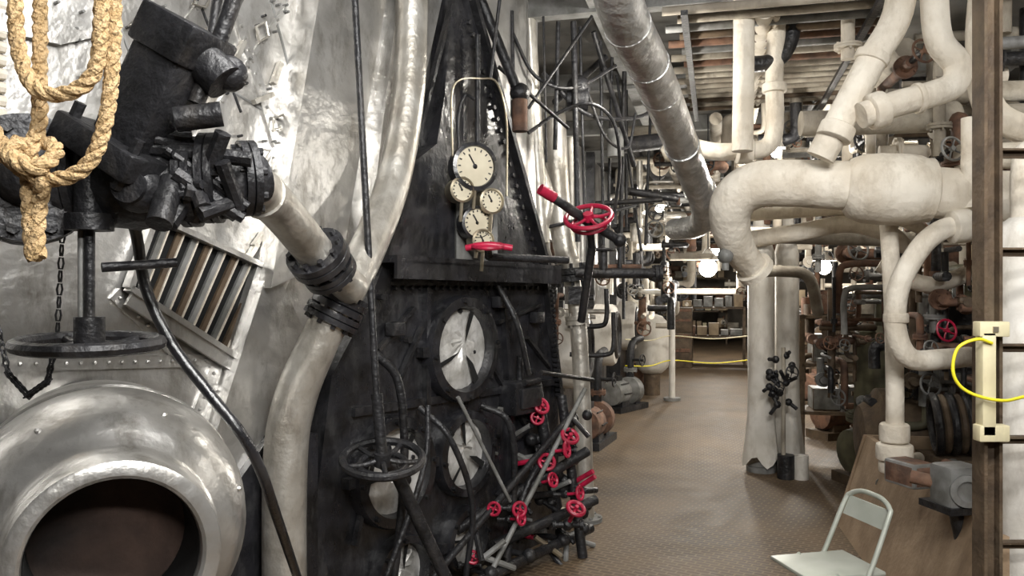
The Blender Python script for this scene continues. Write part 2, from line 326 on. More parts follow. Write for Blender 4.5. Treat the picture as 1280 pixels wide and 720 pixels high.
b.cyl(V((-.19,4.42,1.74)),V((-.19,4.42,3.0)),.015,BLKM)
def gauge(c,R):
    c=V(c);b.lathe(c,g,[(R*.9,-.09),(R,-.085),(R,-.01),(R*1.06,-.005),(R*1.06,.012),(R*.9,.018),(R*.87,.004)],BLK if R>.08 else BRASS,32,caps=False)
    b.lathe(c,g,[(R*.88,.003),(.001,.0035)],FACE,32,caps=False);b.lathe(c,g,[(R*.12,.003),(.001,.012)],BLK,10,caps=False)
    for k in range(13):
        q=math.radians(-45+k*22.5);d=gx*math.cos(q)+V((0,0,1))*math.sin(q);b.bar(c+g*.006+d*R*.68,c+g*.006+d*R*.8,.006,.003,BLK,upv=g)
    d=(gx*-.5+V((0,0,.85)));b.bar(c+g*.008,c+g*.008+d*R*.6,.007,.003,BLK,upv=g)
    b.cyl(c-V((0,0,R)),c-V((0,0,R+.1))-g*.02,.01,BRASS,seg=8)
gauge((-.195,4.2,2.238),.12);gauge((-.262,4.17,2.112),.064);gauge((-.11,4.24,2.06),.066);gauge((-.185,4.24,1.945),.085);gauge((-.155,4.24,1.85),.06)
b.tube([(-.31,4.2,2.25),(-.32,4.22,2.6),(-.28,4.24,2.7),(-.17,4.26,2.715),(-.08,4.3,2.7),(-.03,4.35,2.5),(-.03,4.35,2.1)],.006,BRASS,8)
b.tube([(-.28,4.2,2.3),(-.285,4.22,2.5),(-.25,4.24,2.62),(-.2,4.24,2.6)],.008,BLKM,8)
b.done()
b=B('red_lever_valve');b.tube([(-.23,4.0,1.80),(-.12,3.98,1.815),(0.0,4.0,1.80)],.017,RED,10);b.torus((-.12,4.0,1.81),(0,-.2,1),.075,.012,RED);b.cyl((-.12,4.0,1.81),(-.12,4.12,1.76),.02,BLKM);b.cyl((-.12,4.1,1.76),(.3,4.3,1.75),.02,BLKM);b.done()
b=B('red_wheel_valve')
a=V((-.15,-.52,.8)).normalized();c=V((.43,4.5,2.0))
b.wheel(c,a,.145,RED,5,r=.014);b.torus(c-a*.05,a,.10,.010,RED)
b.tube([(.18,4.42,2.13),(.3,4.48,2.06),(.43,4.55,1.98),(.6,4.6,1.885)],[.024,.027,.03,.027],BLKM);b.cyl((.155,4.4,2.145),(.235,4.44,2.10),.031,RED)
b.sph((.62,4.6,1.875),.04,BLKM);b.cyl(c,c-a*.2,.022,BLKM);b.cyl(c-a*.2,V((.42,4.85,1.4)),.025,BLKM)
b.done()
b=B('silver_standpipe')
b.tube([(.29,5.5,2.78),(.315,5.5,2.3),(.35,5.5,1.95),(.41,5.5,1.7)],.08,SILP,18);b.sph((.29,5.5,2.78),.08,SILP)
b.tube([(.42,5.6,2.65),(.42,5.6,2.2),(.43,5.6,1.7)],.045,SILP)
b.flange((.405,5.5,1.69),(.1,0,-1),.12,.09,BLKM,8);b.tube([(.41,5.5,1.66),(.45,5.5,1.4),(.485,5.5,.8),(.51,5.5,0)],.058,SILP,16);b.flange((.45,5.5,1.38),(.1,0,-1),.085,.06,SILP,6);b.flange((.51,5.5,.015),(0,0,1),.11,.03,GREY,6)
b.box((.42,5.45,1.55),(.1,.1,.12),BLKM,.2);b.cyl((.42,5.4,1.7),(1.0,5.5,1.7),.035,BLKM);b.cyl((.62,5.43,1.7),(.62,5.43,1.85),.03,BLKM);b.wheel((.62,5.43,1.86),(0,0,1),.09,BLKM)
b.flange((1.0,5.5,1.7),(1,.1,0),.06,.05,BLKM,6)
b.done()
b=B('steam_branch_pipe')
b.tube([(-.86,2.18,1.93),(-.782,2.3,1.92),(-.775,2.65,1.865),(-.72,3.0,1.714),(-.65,3.25,1.6)],.07,SILP,20,sub=10)
b.flange((-.722,2.98,1.72),(.25,.7,-.6),.115,.06,BLK,10);b.flange((-.70,3.05,1.67),(.25,.7,-.6),.105,.05,BLK,10)
b.lathe((-.778,2.5,1.89),(0,1,-.18),[(.066,-.02),(.076,-.018),(.076,.018),(.066,.02)],SILP,20)
b.done()
b=B('riser_pipe')
b.tube([(-.5,4.0,3.4),(-.5,3.97,2.9),(-.507,3.9,2.536),(-.555,3.75,2.106),(-.63,3.5,1.775),(-.71,3.33,1.55),(-.80,3.3,1.37),(-.90,3.3,1.12),(-.937,3.3,.82),(-.937,3.3,0)],[.08]*5+[.08,.082,.088,.09,.09],SILP,22,sub=8)
b.flange((-.715,3.33,1.535),(.45,.1,.9),.115,.06,BLK,10);b.flange((-.745,3.325,1.48),(.45,.1,.9),.12,.05,BLK,10)
b.done()
b=B('gate_valve')
b.tube([(-1.34,2.1,1.86),(-1.1,2.05,1.85),(-.95,2.02,1.86),(-.78,2.05,1.86),(-.68,2.15,1.90)],[.085,.09,.115,.085,.07],BLKM,20)
fa=V((.55,-.83,.05)).normalized()
for k in(0,.06): b.flange(V((-1.20,1.98,1.86))+fa*k,fa,.155,.045,BLKM,10)
b.cyl((-1.2,2.1,1.86),(-1.17,1.9,1.86),.06,BLKM);b.sph((-1.16,1.9,1.86),.065,BLKM)
for x,z in((-1.11,1.87),(-.82,1.87),(-.765,1.88)): b.flange((x,2.04,z),(1,.15,.05),.125 if x<-1 else .115,.04,BLKM,8)
b.flange((-.70,2.12,1.89),(.9,.5,.1),.10,.04,BLKM,8)
d=V((.48,-.12,.87)).normalized();y=V((.3,.95,0)).normalized();y=(y-d*y.dot(d)).normalized()
b.box(V((-.88,1.97,2.05)),(.36,.15,.15),BLKM,ax=(d,y,d.cross(y)),bev=.012)
b.box(V((-.955,1.98,1.93)),(.07,.24,.26),BLKM,ax=(d,y,d.cross(y)),bev=.01)
b.box(V((-.80,1.95,2.20)),(.10,.17,.17),BLKM,ax=(d,y,d.cross(y)),bev=.01)
for i in(-1,1):
    for j in(-1,1):
        p=V((-.955,1.98,1.93))+y*.09*i+d.cross(y)*.1*j;b.cyl(p-d*.06,p+d*.07,.014,BLKM,seg=6)
b.cyl((-.76,1.95,2.16),(-.70,1.95,2.10),.05,BLKM);b.cyl((-.80,1.9,2.0),(-.70,1.93,2.02),.03,BLKM);b.sph((-.70,1.98,2.13),.045,BLKM)
b.cyl((-.77,1.95,2.05),(-.62,1.98,2.5),.02,BLKM);b.cyl((-.99,2.05,2.02),(-1.06,2.1,2.04),.03,BLKM)
b.cyl((-1.03,1.95,1.95),(-1.03,1.95,1.76),.035,BLKM);b.cyl((-1.03,1.95,1.78),(-1.03,1.95,1.74),.055,BLKM)
b.cyl((-1.05,1.95,1.76),(-1.05,1.95,1.5),.008,GREY);b.cyl((-1.03,1.95,1.9),(-1.03,1.95,1.47),.013,BLKM,seg=12);b.cyl((-1.03,1.95,1.53),(-1.03,1.95,1.47),.035,BLKM)
b.wheel((-1.03,1.95,1.465),(.02,-.04,1),.175,BLKM,5,r=.017)
for k in range(26):
    b.cyl((-.98+.3*random.random(),1.93,1.74+.24*random.random()),(-.95+.3*random.random(),2.0,1.76+.22*random.random()),random.uniform(.01,.022),BLKM,seg=8)
b.sph((-.9,1.93,1.84),.06,BLKM);b.cyl((-.9,1.87,1.84),(-.9,2,1.84),.04,BLKM);b.cyl((-.83,1.88,1.75),(-.83,1.95,1.86),.03,BLKM)
b.cyl((-1.0,1.95,1.65),(-.86,2.05,1.665),.012,BLKM)
b.done()
b=B('hanging_chain')
P=[(-1.35,2.05,1.75),(-1.33,2.05,1.55),(-1.29,2.05,1.38),(-1.24,2.05,1.325),(-1.19,2.05,1.36),(-1.165,2.05,1.48),(-1.15,2.05,1.78)]
pts=[]
for a in range(len(P)-1):
    for k in range(9): pts.append(V(P[a]).lerp(V(P[a+1]),k/9))
for k in range(len(pts)-1):
    d=(pts[k+1]-pts[k]).normalized();c=(pts[k]+pts[k+1])/2;s_=V((0,1,0)) if k%2 else d.cross(V((0,1,0))).normalized()
    L=.014;w=.007;b.tube([c+d*L+s_*w*.6,c+d*L-s_*w*.6,c-s_*w,c-d*L-s_*w*.6,c-d*L+s_*w*.6,c+s_*w],.0028,BLKM,5,False,closed=True)
b.done()
b=B('black_hose');b.tube([(-1.06,2.1,1.86),(-1.063,2.25,1.773),(-1.053,2.3,1.6),(-.978,2.3,1.439),(-.874,2.3,1.301),(-.782,2.3,1.186),(-.741,2.35,1.071),(-.74,2.5,.9),(-.8,3.0,.5)],.016,BLK,12);b.done()
b=B('manila_rope_coil')
def rp(px): return [V((-.832+.0013*x,1.3+dd,2.068-.0013*y)) for x,y,dd in px]
def strand(pp,r=.0125):
    P=[];n=len(pp)
    for a in range(n-1):
        p1,p2=pp[a],pp[a+1];p0=pp[a-1] if a else p1*2-p2;p3=pp[a+2] if a+2<n else p2*2-p1
        for k in range(10):
            t=k/10;P.append(.5*((2*p1)+(p2-p0)*t+(2*p0-5*p1+4*p2-p3)*t*t+(3*p1-p0-3*p2+p3)*t**3))
    P.append(pp[-1]);up=None;L=[[],[],[]];ph=0
    for k,p in enumerate(P):
        d=(P[min(k+1,len(P)-1)]-P[max(k-1,0)]).normalized()
        up=d.orthogonal().normalized() if up is None else (up-d*up.dot(d)).normalized();w=d.cross(up)
        if k: ph+=(P[k]-P[k-1]).length/.07*2*math.pi
        for j in range(3):
            q=ph+j*2.094;L[j].append(p+(up*math.cos(q)+w*math.sin(q))*r*.5)
    for j in range(3): b.tube(L[j],r*.58,ROPE,8,False)
strand(rp([(18,-60,0),(20,30,0),(28,80,0),(52,115,-.01),(90,118,-.01),(118,90,0),(126,30,0),(126,-60,0)]))
strand(rp([(136,-60,.02),(134,60,.02),(128,150,.01),(110,205,0),(75,225,-.01),(30,212,-.01),(2,180,0),(-20,120,0),(-25,-60,0)]))
strand(rp([(38,-60,.03),(36,80,.03),(40,150,.02),(38,190,0),(36,230,0),(38,280,0),(42,325,0)]))
strand(rp([(-30,190,0),(5,195,-.02),(40,205,-.03),(60,230,-.02),(50,250,0),(46,290,0),(48,322,0)]))
strand(rp([(20,175,.01),(30,200,-.035),(60,215,-.035),(70,190,0),(45,175,.02),(22,190,-.02)]))
b.done()
b=B('operating_rod_wheel');b.cyl((-.695,3.4,3.33),(-.575,3.4,1.12),.015,BLKM);b.cyl((-.575,3.4,1.15),(-.55,3.4,.86),.024,BLKM);b.wheel((-.55,3.4,.875),(.05,-.25,.95),.185,BLKM,5,r=.018);b.torus((-.55,3.4,.85),(.05,-.25,.95),.1,.015,BLKM);b.cyl((-.55,3.4,.86),(-.5,3.75,.7),.03,BLKM);b.done()
b=B('overhead_linkage')
for p,q,r in (((-.22,4.5,3.33),(.045,4.6,2.7),.03),((-1.05,3.1,3.33),(-1.14,3.0,2.45),.02),((.0,5,3.33),(.02,5,2.2),.012),((.4,5.2,3.33),(.43,5.2,1.9),.02),((.45,5.3,3.33),(.48,5.3,2.1),.01),((.62,5.6,3.33),(.64,5.6,1.9),.012),((.5,5,3.3),(.1,4.9,2.7),.01),((.75,6,3.33),(.72,6,2.0),.012),((.85,6.5,3.33),(1.05,6.5,1.9),.012),((1.0,7,3.33),(1.0,7,2.1),.015),((-.05,4.4,3.33),(-.12,4.4,2.75),.01),((1.3,7.5,3.3),(1.25,7.5,2.0),.014),((-.08,4.7,2.9),(.35,5.0,2.6),.012),((.05,5.2,1.95),(.9,5.8,2.2),.012),((.2,5.1,3.33),(.22,5.1,2.4),.008),((.3,5.2,3.33),(.28,5.2,2.5),.015),((.55,5.4,3.33),(.9,5.9,2.5),.02),((.7,6,3.33),(.3,5.6,2.9),.025),((.9,6.4,3.33),(.86,6.4,1.7),.02)):
    b.cyl(p,q,r,BLKM,seg=10)
b.cyl((.045,4.6,2.72),(.045,4.6,2.5),.045,RUST);b.sph((.045,4.6,2.72),.06,BLKM)
b.tube([(.1,4.9,2.55),(.3,5.0,2.7),(.5,5.0,2.75),(.65,5.1,2.65),(.7,5.2,2.4),(.68,5.3,2.1)],.012,BLKM,8)
b.tube([(.5,5.3,2.9),(.62,5.3,2.6),(.78,5.4,2.55),(.85,5.5,2.8)],.01,BLKM,8)
b.tube([(.0,5.0,3.2),(.15,5.1,2.95),(.4,5.2,2.9),(.7,5.4,3.1)],.012,BLKM,8);b.tube([(.2,5.2,3.0),(.5,5.3,2.75),(.9,5.6,2.8),(1.1,5.9,3.0)],.015,BLKM,8)
b.cyl((.36,5.3,2.85),(.5,5.3,2.85),.08,BLKM);b.sph((.44,5.3,2.93),.08,BLKM);b.cyl((.8,5.9,2.65),(1.1,6.0,2.7),.06,BLKM);b.cyl((.0,5.2,2.5),(.2,5.3,2.5),.04,BLKM)
b.cyl((.75,5.8,2.75),(.75,5.8,2.55),.06,GREY);b.cyl((.6,5.7,2.2),(1.1,5.9,2.25),.02,BLKM);b.cyl((.9,6.2,2.35),(1.3,6.3,2.3),.03,BLKM)
b.done()
b=B('foil_wrapped_pipe')
b.tube([(.33,2.9,3.0),(.4455,3.3,2.77),(.646,3.8,2.664),(.88,4.4,2.524),(1.125,5,2.325),(1.29,5.35,2.13),(1.30,5.6,2.04),(1.22,6.0,2.04)],[.1,.1,.1,.1,.095,.09,.085,.08],FOIL,24,sub=8)
for p,a in (((.646,3.8,2.664),(.2,.55,-.13)),((.76,4.1,2.6),(.2,.55,-.13)),((1.0,4.7,2.43),(.22,.5,-.2)),((1.22,5.2,2.24),(.2,.4,-.25)),((.5,3.45,2.73),(.2,.5,-.1))):
    b.lathe(p,a,[(.1,-.012),(.104,-.01),(.104,.01),(.1,.012)],FOIL,24)
b.done()
def pipe(name,pts,r,m=LAG,bands=(),**k):
    b=B(name);b.tube(pts,r,m,22,**k)
    for p,a,R,w in bands: b.lathe(p,a,[(R*.85,-w/2),(R*.97,-w/2*.85),(R,-w*.3),(R,w*.3),(R*.97,w/2*.85),(R*.85,w/2)],m,22)
    b.done()
b=B('main_lagged_steam_pipe')
b.tube([(4.6,3.9,2.06),(3.2,3.95,2.06),(2.5,4.05,2.06),(1.909,4.15,2.119),(1.5,4.25,2.155),(1.30,4.32,2.15),(1.21,4.4,2.06),(1.235,4.5,1.92),(1.32,4.6,1.8),(1.42,4.68,1.71)],[.135,.135,.132,.13,.125,.125,.12,.105,.09,.08],LAG,28,sub=9)
b.lathe((1.96,4.14,2.11),(1,-.16,-.05),[(.12,-.23),(.155,-.20),(.178,-.14),(.185,-.06),(.185,.06),(.178,.13),(.165,.16),(.165,.19),(.12,.21)],LAG,28)
b.lathe((2.42,4.07,2.07),(1,-.1,-.02),[(.13,-.03),(.138,-.02),(.138,.02),(.13,.03)],LAG,28)
b.lathe((1.42,4.68,1.71),(.5,.3,-.5),[(.08,-.02),(.11,-.02),(.11,.02),(.08,.02)],LAG,20)
b.sph((1.2,4.5,1.78),.045,GREY);b.cyl((1.2,4.5,1.7),(1.2,4.5,1.95),.02,GREY);b.wheel((1.2,4.5,1.94),(0,-.3,1),.07,GREY)
b.done()
pipe('lagged_branch_pipe',[(1.36,4.6,2.02),(1.6,4.6,2.035),(1.886,4.6,2.05),(2.16,4.6,2.014),(2.4,4.7,1.95)],.036)
pipe('lagged_branch_pipe',[(1.30,4.9,1.87),(1.5,4.7,1.90),(1.656,4.6,1.922),(1.93,4.6,1.968),(2.16,4.6,1.913),(2.3,4.7,1.85)],.05)
pipe('lagged_elbow_pipe',[(3.3,3.9,1.88),(2.5,4,1.88),(2.24,4,1.912),(2.1,4,1.86),(2.0,4,1.74),(1.928,4,1.58),(1.92,4,1.38),(1.992,4,1.248),(2.18,4.05,1.24),(2.4,4.2,1.24)],.052,bands=(((2.24,4,1.908),(1,0,.1),.085,.1),((1.92,4,1.45),(0,0,1),.06,.05)))
pipe('lagged_drop_pipe',[(2.02,4.3,2.0),(2.02,4.25,1.6),(2.01,4.2,1.1),(2.008,4.2,.62)],.045,bands=(((2.008,4.2,.84),(0,0,1),.075,.1),((2.008,4.2,.74),(0,0,1),.092,.09),((2.01,4.2,.66),(0,0,1),.08,.06)))
pipe('lagged_riser_pipe',[(1.97,4,3.35),(1.93,4,2.98),(1.80,4,2.74),(1.69,4,2.53),(1.56,4.05,2.26)],.072,bands=(((1.80,4,2.75),(.35,0,.8),.085,.05),((1.62,4,2.38),(.35,0,.8),.088,.08)))
pipe('lagged_swan_neck_pipe',[(2.06,3.9,3.3),(2.06,3.9,2.98),(2.085,3.9,2.80),(2.17,3.9,2.69),(2.15,3.9,2.59),(2.03,3.9,2.54),(1.88,3.9,2.50),(1.70,3.9,2.44)],.064,sub=10,bands=(((1.78,3.9,2.465),(1,0,.3),.09,.08),((1.98,3.9,2.525),(1,0,.2),.075,.03)))
pipe('lagged_header_pipe',[(1.66,4.6,2.545),(2.2,4.55,2.55),(4.2,4.4,2.6)],.072,LAGD,bands=(((2.45,4.53,2.55),(1,0,0),.11,.12),((2.6,4.5,2.55),(1,0,0),.11,.04)))
pipe('lagged_vertical_pipe',[(1.392,4.8,3.33),(1.39,4.8,2.9),(1.382,4.8,2.42)],.062,LAG)
pipe('lagged_bend_pipe',[(1.66,5,3.3),(1.64,5,2.95),(1.64,5,2.6),(1.60,5,2.49),(1.5,5,2.46),(1.3,5.1,2.47),(1.15,5.3,2.55)],.055,LAG,bands=(((1.64,5,2.85),(0,0,1),.075,.06),((1.45,5,2.46),(1,0,0),.085,.1)))
pipe('lagged_vertical_pipe',[(2.3,4.0,2.45),(2.3,4.0,2.0)],.05)
pipe('lagged_header_pipe',[(2.25,4.7,2.7),(2.6,4.6,2.72),(3.6,4.6,2.75)],.06)
pipe('lagged_vertical_pipe',[(2.55,4.3,3.33),(2.52,4.3,2.9),(2.58,4.3,2.55),(2.9,4.3,2.4)],.075)
pipe('lagged_header_pipe',[(2.4,4.3,2.30),(3.6,4.2,2.34)],.07)
pipe('black_bend_pipe',[(1.75,5,3.3),(1.74,5,3.15),(1.66,5,3.03),(1.5,5,3.0),(1.4,5,3.05)],.05,BLKM)
pipe('lagged_branch_pipe',[(2.25,4.9,1.75),(2.5,4.8,1.62),(2.8,4.7,1.72),(3.2,4.7,1.7)],.05)
pipe('lagged_branch_pipe',[(1.7,6,2.0),(2.1,6,1.99),(3.2,6,1.96)],.06,LAGD)
pipe('lagged_branch_pipe',[(1.85,6.3,1.72),(2.1,6.2,1.73),(2.3,6.2,1.68),(2.45,6.4,1.4)],.045,LAGD)
b=B('white_lagged_tank');b.lathe((2.17,3.4,0),(0,0,1),[(.15,0),(.15,.08),(.12,.1),(.12,.9),(.128,.92),(.128,.96),(.12,.98),(.12,1.78),(.10,1.86),(.05,1.90)],WHT,28);b.tube([(2.17,3.4,1.85),(2.17,3.4,2.1),(2.25,3.45,2.2),(2.6,3.5,2.2)],.045,LAG);b.done()
b=B('steel_stanchion')
x=1.782;y=3.0;b.box((x-.028,y,1.68),(.012,.08,3.32),BRN);b.box((x+.028,y,1.68),(.012,.08,3.32),BRN);b.box((x,y,1.68),(.056,.012,3.32),BRN);b.box((x,y,.012),(.2,.2,.024),BRN)
for z in(2.11,1.735,1.37,1.02,.62): b.box((x+.6,y+.06,z),(1.2,.012,.03),BRN);b.box((x+.6,y+.04,z+.014),(1.2,.04,.008),BRN)
b.done()
b=B('cream_cable_bracket');b.box((1.755,2.93,1.45),(.11,.05,.055),CREAM,bev=.005);b.box((1.735,2.93,1.25),(.05,.05,.38),CREAM,bev=.005);b.box((1.755,2.93,1.07),(.11,.05,.06),CREAM,bev=.005);b.box((1.755,2.91,1.45),(.02,.02,.02),BRASS);b.done()
b=B('yellow_cable_loop');b.tube([(1.74,2.9,1.40),(1.68,2.89,1.415),(1.615,2.9,1.38),(1.60,2.9,1.29),(1.65,2.9,1.225),(1.76,2.88,1.195),(1.9,2.92,1.21),(2.3,2.9,1.3)],.006,YEL,10);b.done()
for i,(x,y,r) in enumerate(((2.18,7,.115),(2.42,7.05,.105))):
    b=B('lagged_standing_column');seg=24
    prof=[(r*1.45,.1),(r*1.3,.25),(r*1.05,.5),(r,1.0),(r,1.9),(r*.7,2.02),(r*.5,2.3)]
    b.rings([[V((x,y,h+ (.05*math.sin(5*q) if h<.3 else 0)))+V((math.cos(q),math.sin(q),0))*R*(1+(.12*math.sin(4*q+i) if h<.6 else .02*math.sin(3*q+h*7))) for q in [2*math.pi*k/seg for k in range(seg)]] for R,h in prof],WHT)
    b.flange((x,y,.05),(0,0,1),r*1.1,.1,GREY,6);b.done()
b=B('valve_cluster')
for k in range(16):
    p=V((2.28+random.uniform(-.12,.1),6.72,.62+random.random()*.42));b.sph(p,.033,BLKM,seg=8,n=5);b.cyl(p,p+V((random.uniform(-.08,.08),-.05,random.uniform(-.1,.1))),.016,BLKM,seg=8)
b.cyl((2.28,6.72,.15),(2.28,6.72,1.1),.018,LAGD);b.wheel((2.33,6.65,.9),(.2,-1,.2),.06,BLKM);b.wheel((2.22,6.65,.78),(.2,-1,.2),.05,BLKM);b.cyl((2.3,6.72,.0),(2.3,6.72,.2),.07,BLKM);b.cyl((2.42,6.7,.0),(2.42,6.7,.2),.06,WHT)
b.done()
b=B('wooden_storage_bin')
b.prism([(2.2,5.4,.0),(2.35,5.3,.62),(1.98,3.3,.61),(1.78,3.3,.0)],(.035,-.005,0),WOOD)
b.prism([(2.2,5.42,.0),(2.35,5.32,.62),(3.1,5.2,.62),(3.1,5.2,0)],(0,.03,0),WOOD)
b.prism([(2.0,3.3,.58),(1.82,3.3,.0),(2.04,3.28,.0),(2.04,3.28,.58)],(0,.03,0),WOOD)
b.done()
def pump(c,yaw,s=1.,m=GREY,m2=BLKM,name='pump_motor'):
    b=B(name);c=V(c);X=V((math.cos(yaw),math.sin(yaw),0));Y=V((-X.y,X.x,0));Z=V((0,0,1))
    b.box(c+Z*.04*s,(.8*s,.36*s,.08*s),m2,yaw);h=c+Z*.27*s
    b.lathe(h-X*.38*s,X,[(.08*s,0),(.17*s,.02*s),(.18*s,.06*s),(.18*s,.3*s),(.16*s,.34*s),(.06*s,.36*s),(.05*s,.46*s),(.12*s,.47*s),(.2*s,.5*s),(.2*s,.62*s),(.12*s,.66*s),(.08*s,.74*s)],m,20)
    for k in range(8):
        q=k*math.pi/4;d=Y*math.cos(q)+Z*math.sin(q);b.bar(h-X*.3*s+d*.18*s,h-X*.1*s+d*.18*s,.012*s,.04*s,m2,upv=d)
    b.box(h-X*.2*s+Z*.2*s,(.12*s,.1*s,.08*s),m2,yaw);b.box(c-X*.2*s+Z*.1*s,(.2*s,.3*s,.1*s),m2,yaw);b.box(c+X*.2*s+Z*.1*s,(.12*s,.24*s,.12*s),m2,yaw)
    b.tube([h+X*.18*s+Z*.15*s,h+X*.18*s+Z*.5*s,h+X*.25*s+Z*.7*s,h+X*.5*s+Z*.75*s],.055*s,m2,12);b.flange(h+X*.18*s+Z*.3*s,Z,.1*s,.05*s,m,6)
    b.wheel(h+X*.18*s-Y*.2*s+Z*.45*s,-Y,.09*s,m2);b.cyl(h+X*.18*s+Z*.45*s,h+X*.18*s-Y*.2*s+Z*.45*s,.02*s,m2)
    return b.done()
b=B('scrap_fittings')
b.box((2.42,4.35,.12),(.4,1.3,.22),BRN,-.15)
for k in range(22):
    p=V((2.25+random.random()*.4,3.8+random.random()*1.2,.36+random.random()*.22));d=V((random.uniform(-1,1),random.uniform(-1,1),random.uniform(-.3,.3))).normalized()*.1;b.cyl(p-d,p+d,.035,random.choice([GREY,RUST,RUST,LAGD]),seg=12)
b.done()
b=B('junction_casting')
c=V((1.97,3.55,.72));b.box(c,(.17,.14,.2),GREY,.2,bev=.02);b.lathe(c+V((0,-.08,0)),(-.2,-1,0),[(.07,0),(.07,.02),(.045,.025),(.04,.01)],GREY,20);b.box(c+V((.02,.02,-.09)),(.24,.2,.03),BLKM,.2);b.cyl(c+V((-.15,.1,.02)),c,.03,RUST)
b.box(c+V((-.03,.35,-.02)),(.14,.2,.12),RUST,.3,bev=.015);b.cyl(c+V((.02,.05,-.1)),V((2.1,3.6,.12)),.03,BLKM)
b.done()
b=B('folding_chair')
def ch(a,c,z): return V((1.42,3.5,-.05))+V((-.97,-.22,0))*a+V((.22,-.97,0))*c+V((0,0,z))
for s_ in(-1,1):
    b.tube([ch(.22,.16*s_,.05),ch(.0,.16*s_,.36),ch(-.14,.15*s_,.66),ch(-.165,.13*s_,.71),ch(-.175,.07*s_,.735),ch(-.175,0,.74)],.011,CHR,10)
    b.tube([ch(-.22,.14*s_,.05),ch(-.05,.14*s_,.28),ch(.1,.14*s_,.45)],.011,CHR,10)
b.box(ch(.05,0,.44),(.37,.30,.02),CHR,.22,bev=.008)
b.prism([ch(-.13,-.14,.62),ch(-.13,.14,.62),ch(-.16,.13,.70),ch(-.16,-.13,.70)],(.012,0,0),CHR)
b.cyl(ch(-.18,-.15,.1),ch(-.18,.15,.1),.008,CHR);b.cyl(ch(.18,-.16,.1),ch(.18,.16,.1),.008,CHR)
b.done()
def shelf(c,w,h,yaw,ms=None):
    b=B('stores_shelf');c=V(c);X=V((math.cos(yaw),math.sin(yaw),0));Y=V((-X.y,X.x,0))
    for i in(-1,1):
        for j in(-1,1): b.box(c+X*w/2*i+Y*.2*j+V((0,0,h/2)),(.05,.05,h),BRN,yaw)
    n=int(h/.45)
    for k in range(1,n+1):
        z=k*h/n;b.box(c+V((0,0,z-.02)),(w,.45,.03),BRN,yaw)
        x=-w/2+.1
        while x<w/2-.15:
            ww=random.uniform(.12,.28);hh=random.uniform(.12,.28)
            b.box(c+X*(x+ww/2)+V((0,0,z+hh/2)),(ww*.95,.3,hh),random.choice(ms or [CARD,LAGD,CREAM,GREY,RUST]),yaw,bev=.008);x+=ww+.02
    b.done()
shelf((3.30,7.6,0),1.1,1.35,-.2);shelf((4.6,7.9,0),1.0,1.8,-.2);shelf((4.1,17,0),1.6,1.2,YAW,[RUST,GREY,CARD]);shelf(K(2.3,14.5,0),1.2,1.3,YAW,[RUST,GREY,BRN,CARD])
shelf(K(4.2,11,0),1.6,1.9,YAW);shelf(K(.2,24,0),2.,1.9,YAW)
for c,y_,s_,m_ in (((3.1,6.6,0),.2,1.0,GRN),((3.6,5.6,0),.4,1.2,GREY),((3.9,6.6,0),.8,1.2,RUST),(K(2.3,9.5,0),.3,1.,RUST),(K(2.2,12,0),.9,1.,RUST),(K(3.4,13,0),.9,1.3,GREY),(K(-.3,8.4,0),1.2,.9,RUST),(K(-.25,10.8,0),.9,.9,GREY),(K(-.25,13.2,0),1.3,1.,RUST)):
    pump(c,y_,s_,m_,random.choice([BLKM,BRN]))
b=B('feed_water_heater');b.lathe((2.95,6.4,.0),(0,0,1),[(.2,0),(.2,.5),(.24,.52),(.24,.6),(.2,.62),(.2,1.1),(.16,1.25),(.05,1.3),(.04,1.5)],GRN,24);b.flange((2.95,6.4,.56),(0,0,1),.26,.06,GRN,10)
b.tube([(2.95,6.2,1.0),(2.95,6.0,1.05),(2.8,5.95,1.3),(2.8,5.95,1.8)],.04,RUST);b.done()
b=B('condenser_shell');b.lathe((2.6,5.75,.55),(1,-.2,0),[(.0,-.12),(.2,-.1),(.28,0),(.33,.02),(.33,.08),(.27,.1),(.27,1.3),(.33,1.32),(.33,1.38),(.2,1.45)],BRN,28);b.box((2.9,5.7,.15),(.2,.4,.3),BLK);b.box((3.6,5.55,.15),(.2,.4,.3),BLK);b.done()
b=B('rubber_hose_coil')
for k in range(5): b.torus((2.62+.05*k,4.95,.76),(1,-.35,.1),.17-.012*(k%2),.026,BRN if k%2 else BLKM,28,8)
b.box((2.8,4.98,.28),(.4,.36,.56),BRN);b.done()
b=B('electrical_panel');b.box((3.0,5.25,1.25),(.4,.15,.55),GREY,-.2,bev=.01);b.box((3.0,5.16,1.25),(.34,.02,.48),BLKM,-.2);b.box((3.15,5.3,.5),(.06,.06,1.),BRN);b.done()
def cluster(name,c,ext,n,mats,rr,red=0):
    b=B(name);c=V(c)
    for k in range(n):
        p=c+V((random.uniform(-1,1)*ext[0],random.uniform(-1,1)*ext[1],random.uniform(-1,1)*ext[2]));m=random.choice(mats);r=random.uniform(*rr)
        axes=[V((1,-.2,0)),V((.2,1,0)),V((0,0,1))];d=random.choice(axes);d2=random.choice(axes);L=random.uniform(.15,.45)
        b.tube([p,p+d*L*.8,p+d*L+d2*L*.2,p+d*L+d2*L],r,m,10,sub=4)
        if k%2==0: b.flange(p+d*L*.4,d,r*2,.03,m,5)
        if k%4==0: b.cyl(p,p+V((0,-.12,.02)),r*.5,BLKM,seg=8);b.wheel(p+V((0,-.13,.02)),(.2,-1,.2),r*1.6+.02,RED if (red and k%8==0) else random.choice([BLKM,BLKM,RUST,GREY]))
    b.done()
MW=[LAG,LAGD,LAGD,LAGD,BLKM,RUST]
cluster('pipe_valve_bank',(2.75,4.7,1.35),(.3,.2,.4),44,[BLKM,RUST,RUST,GREY,BRN],(.012,.032),1)
cluster('pipe_valve_bank',(2.55,6.2,1.2),(.15,.3,.6),26,[BLKM,BRN,RUST,GREY],(.012,.03))
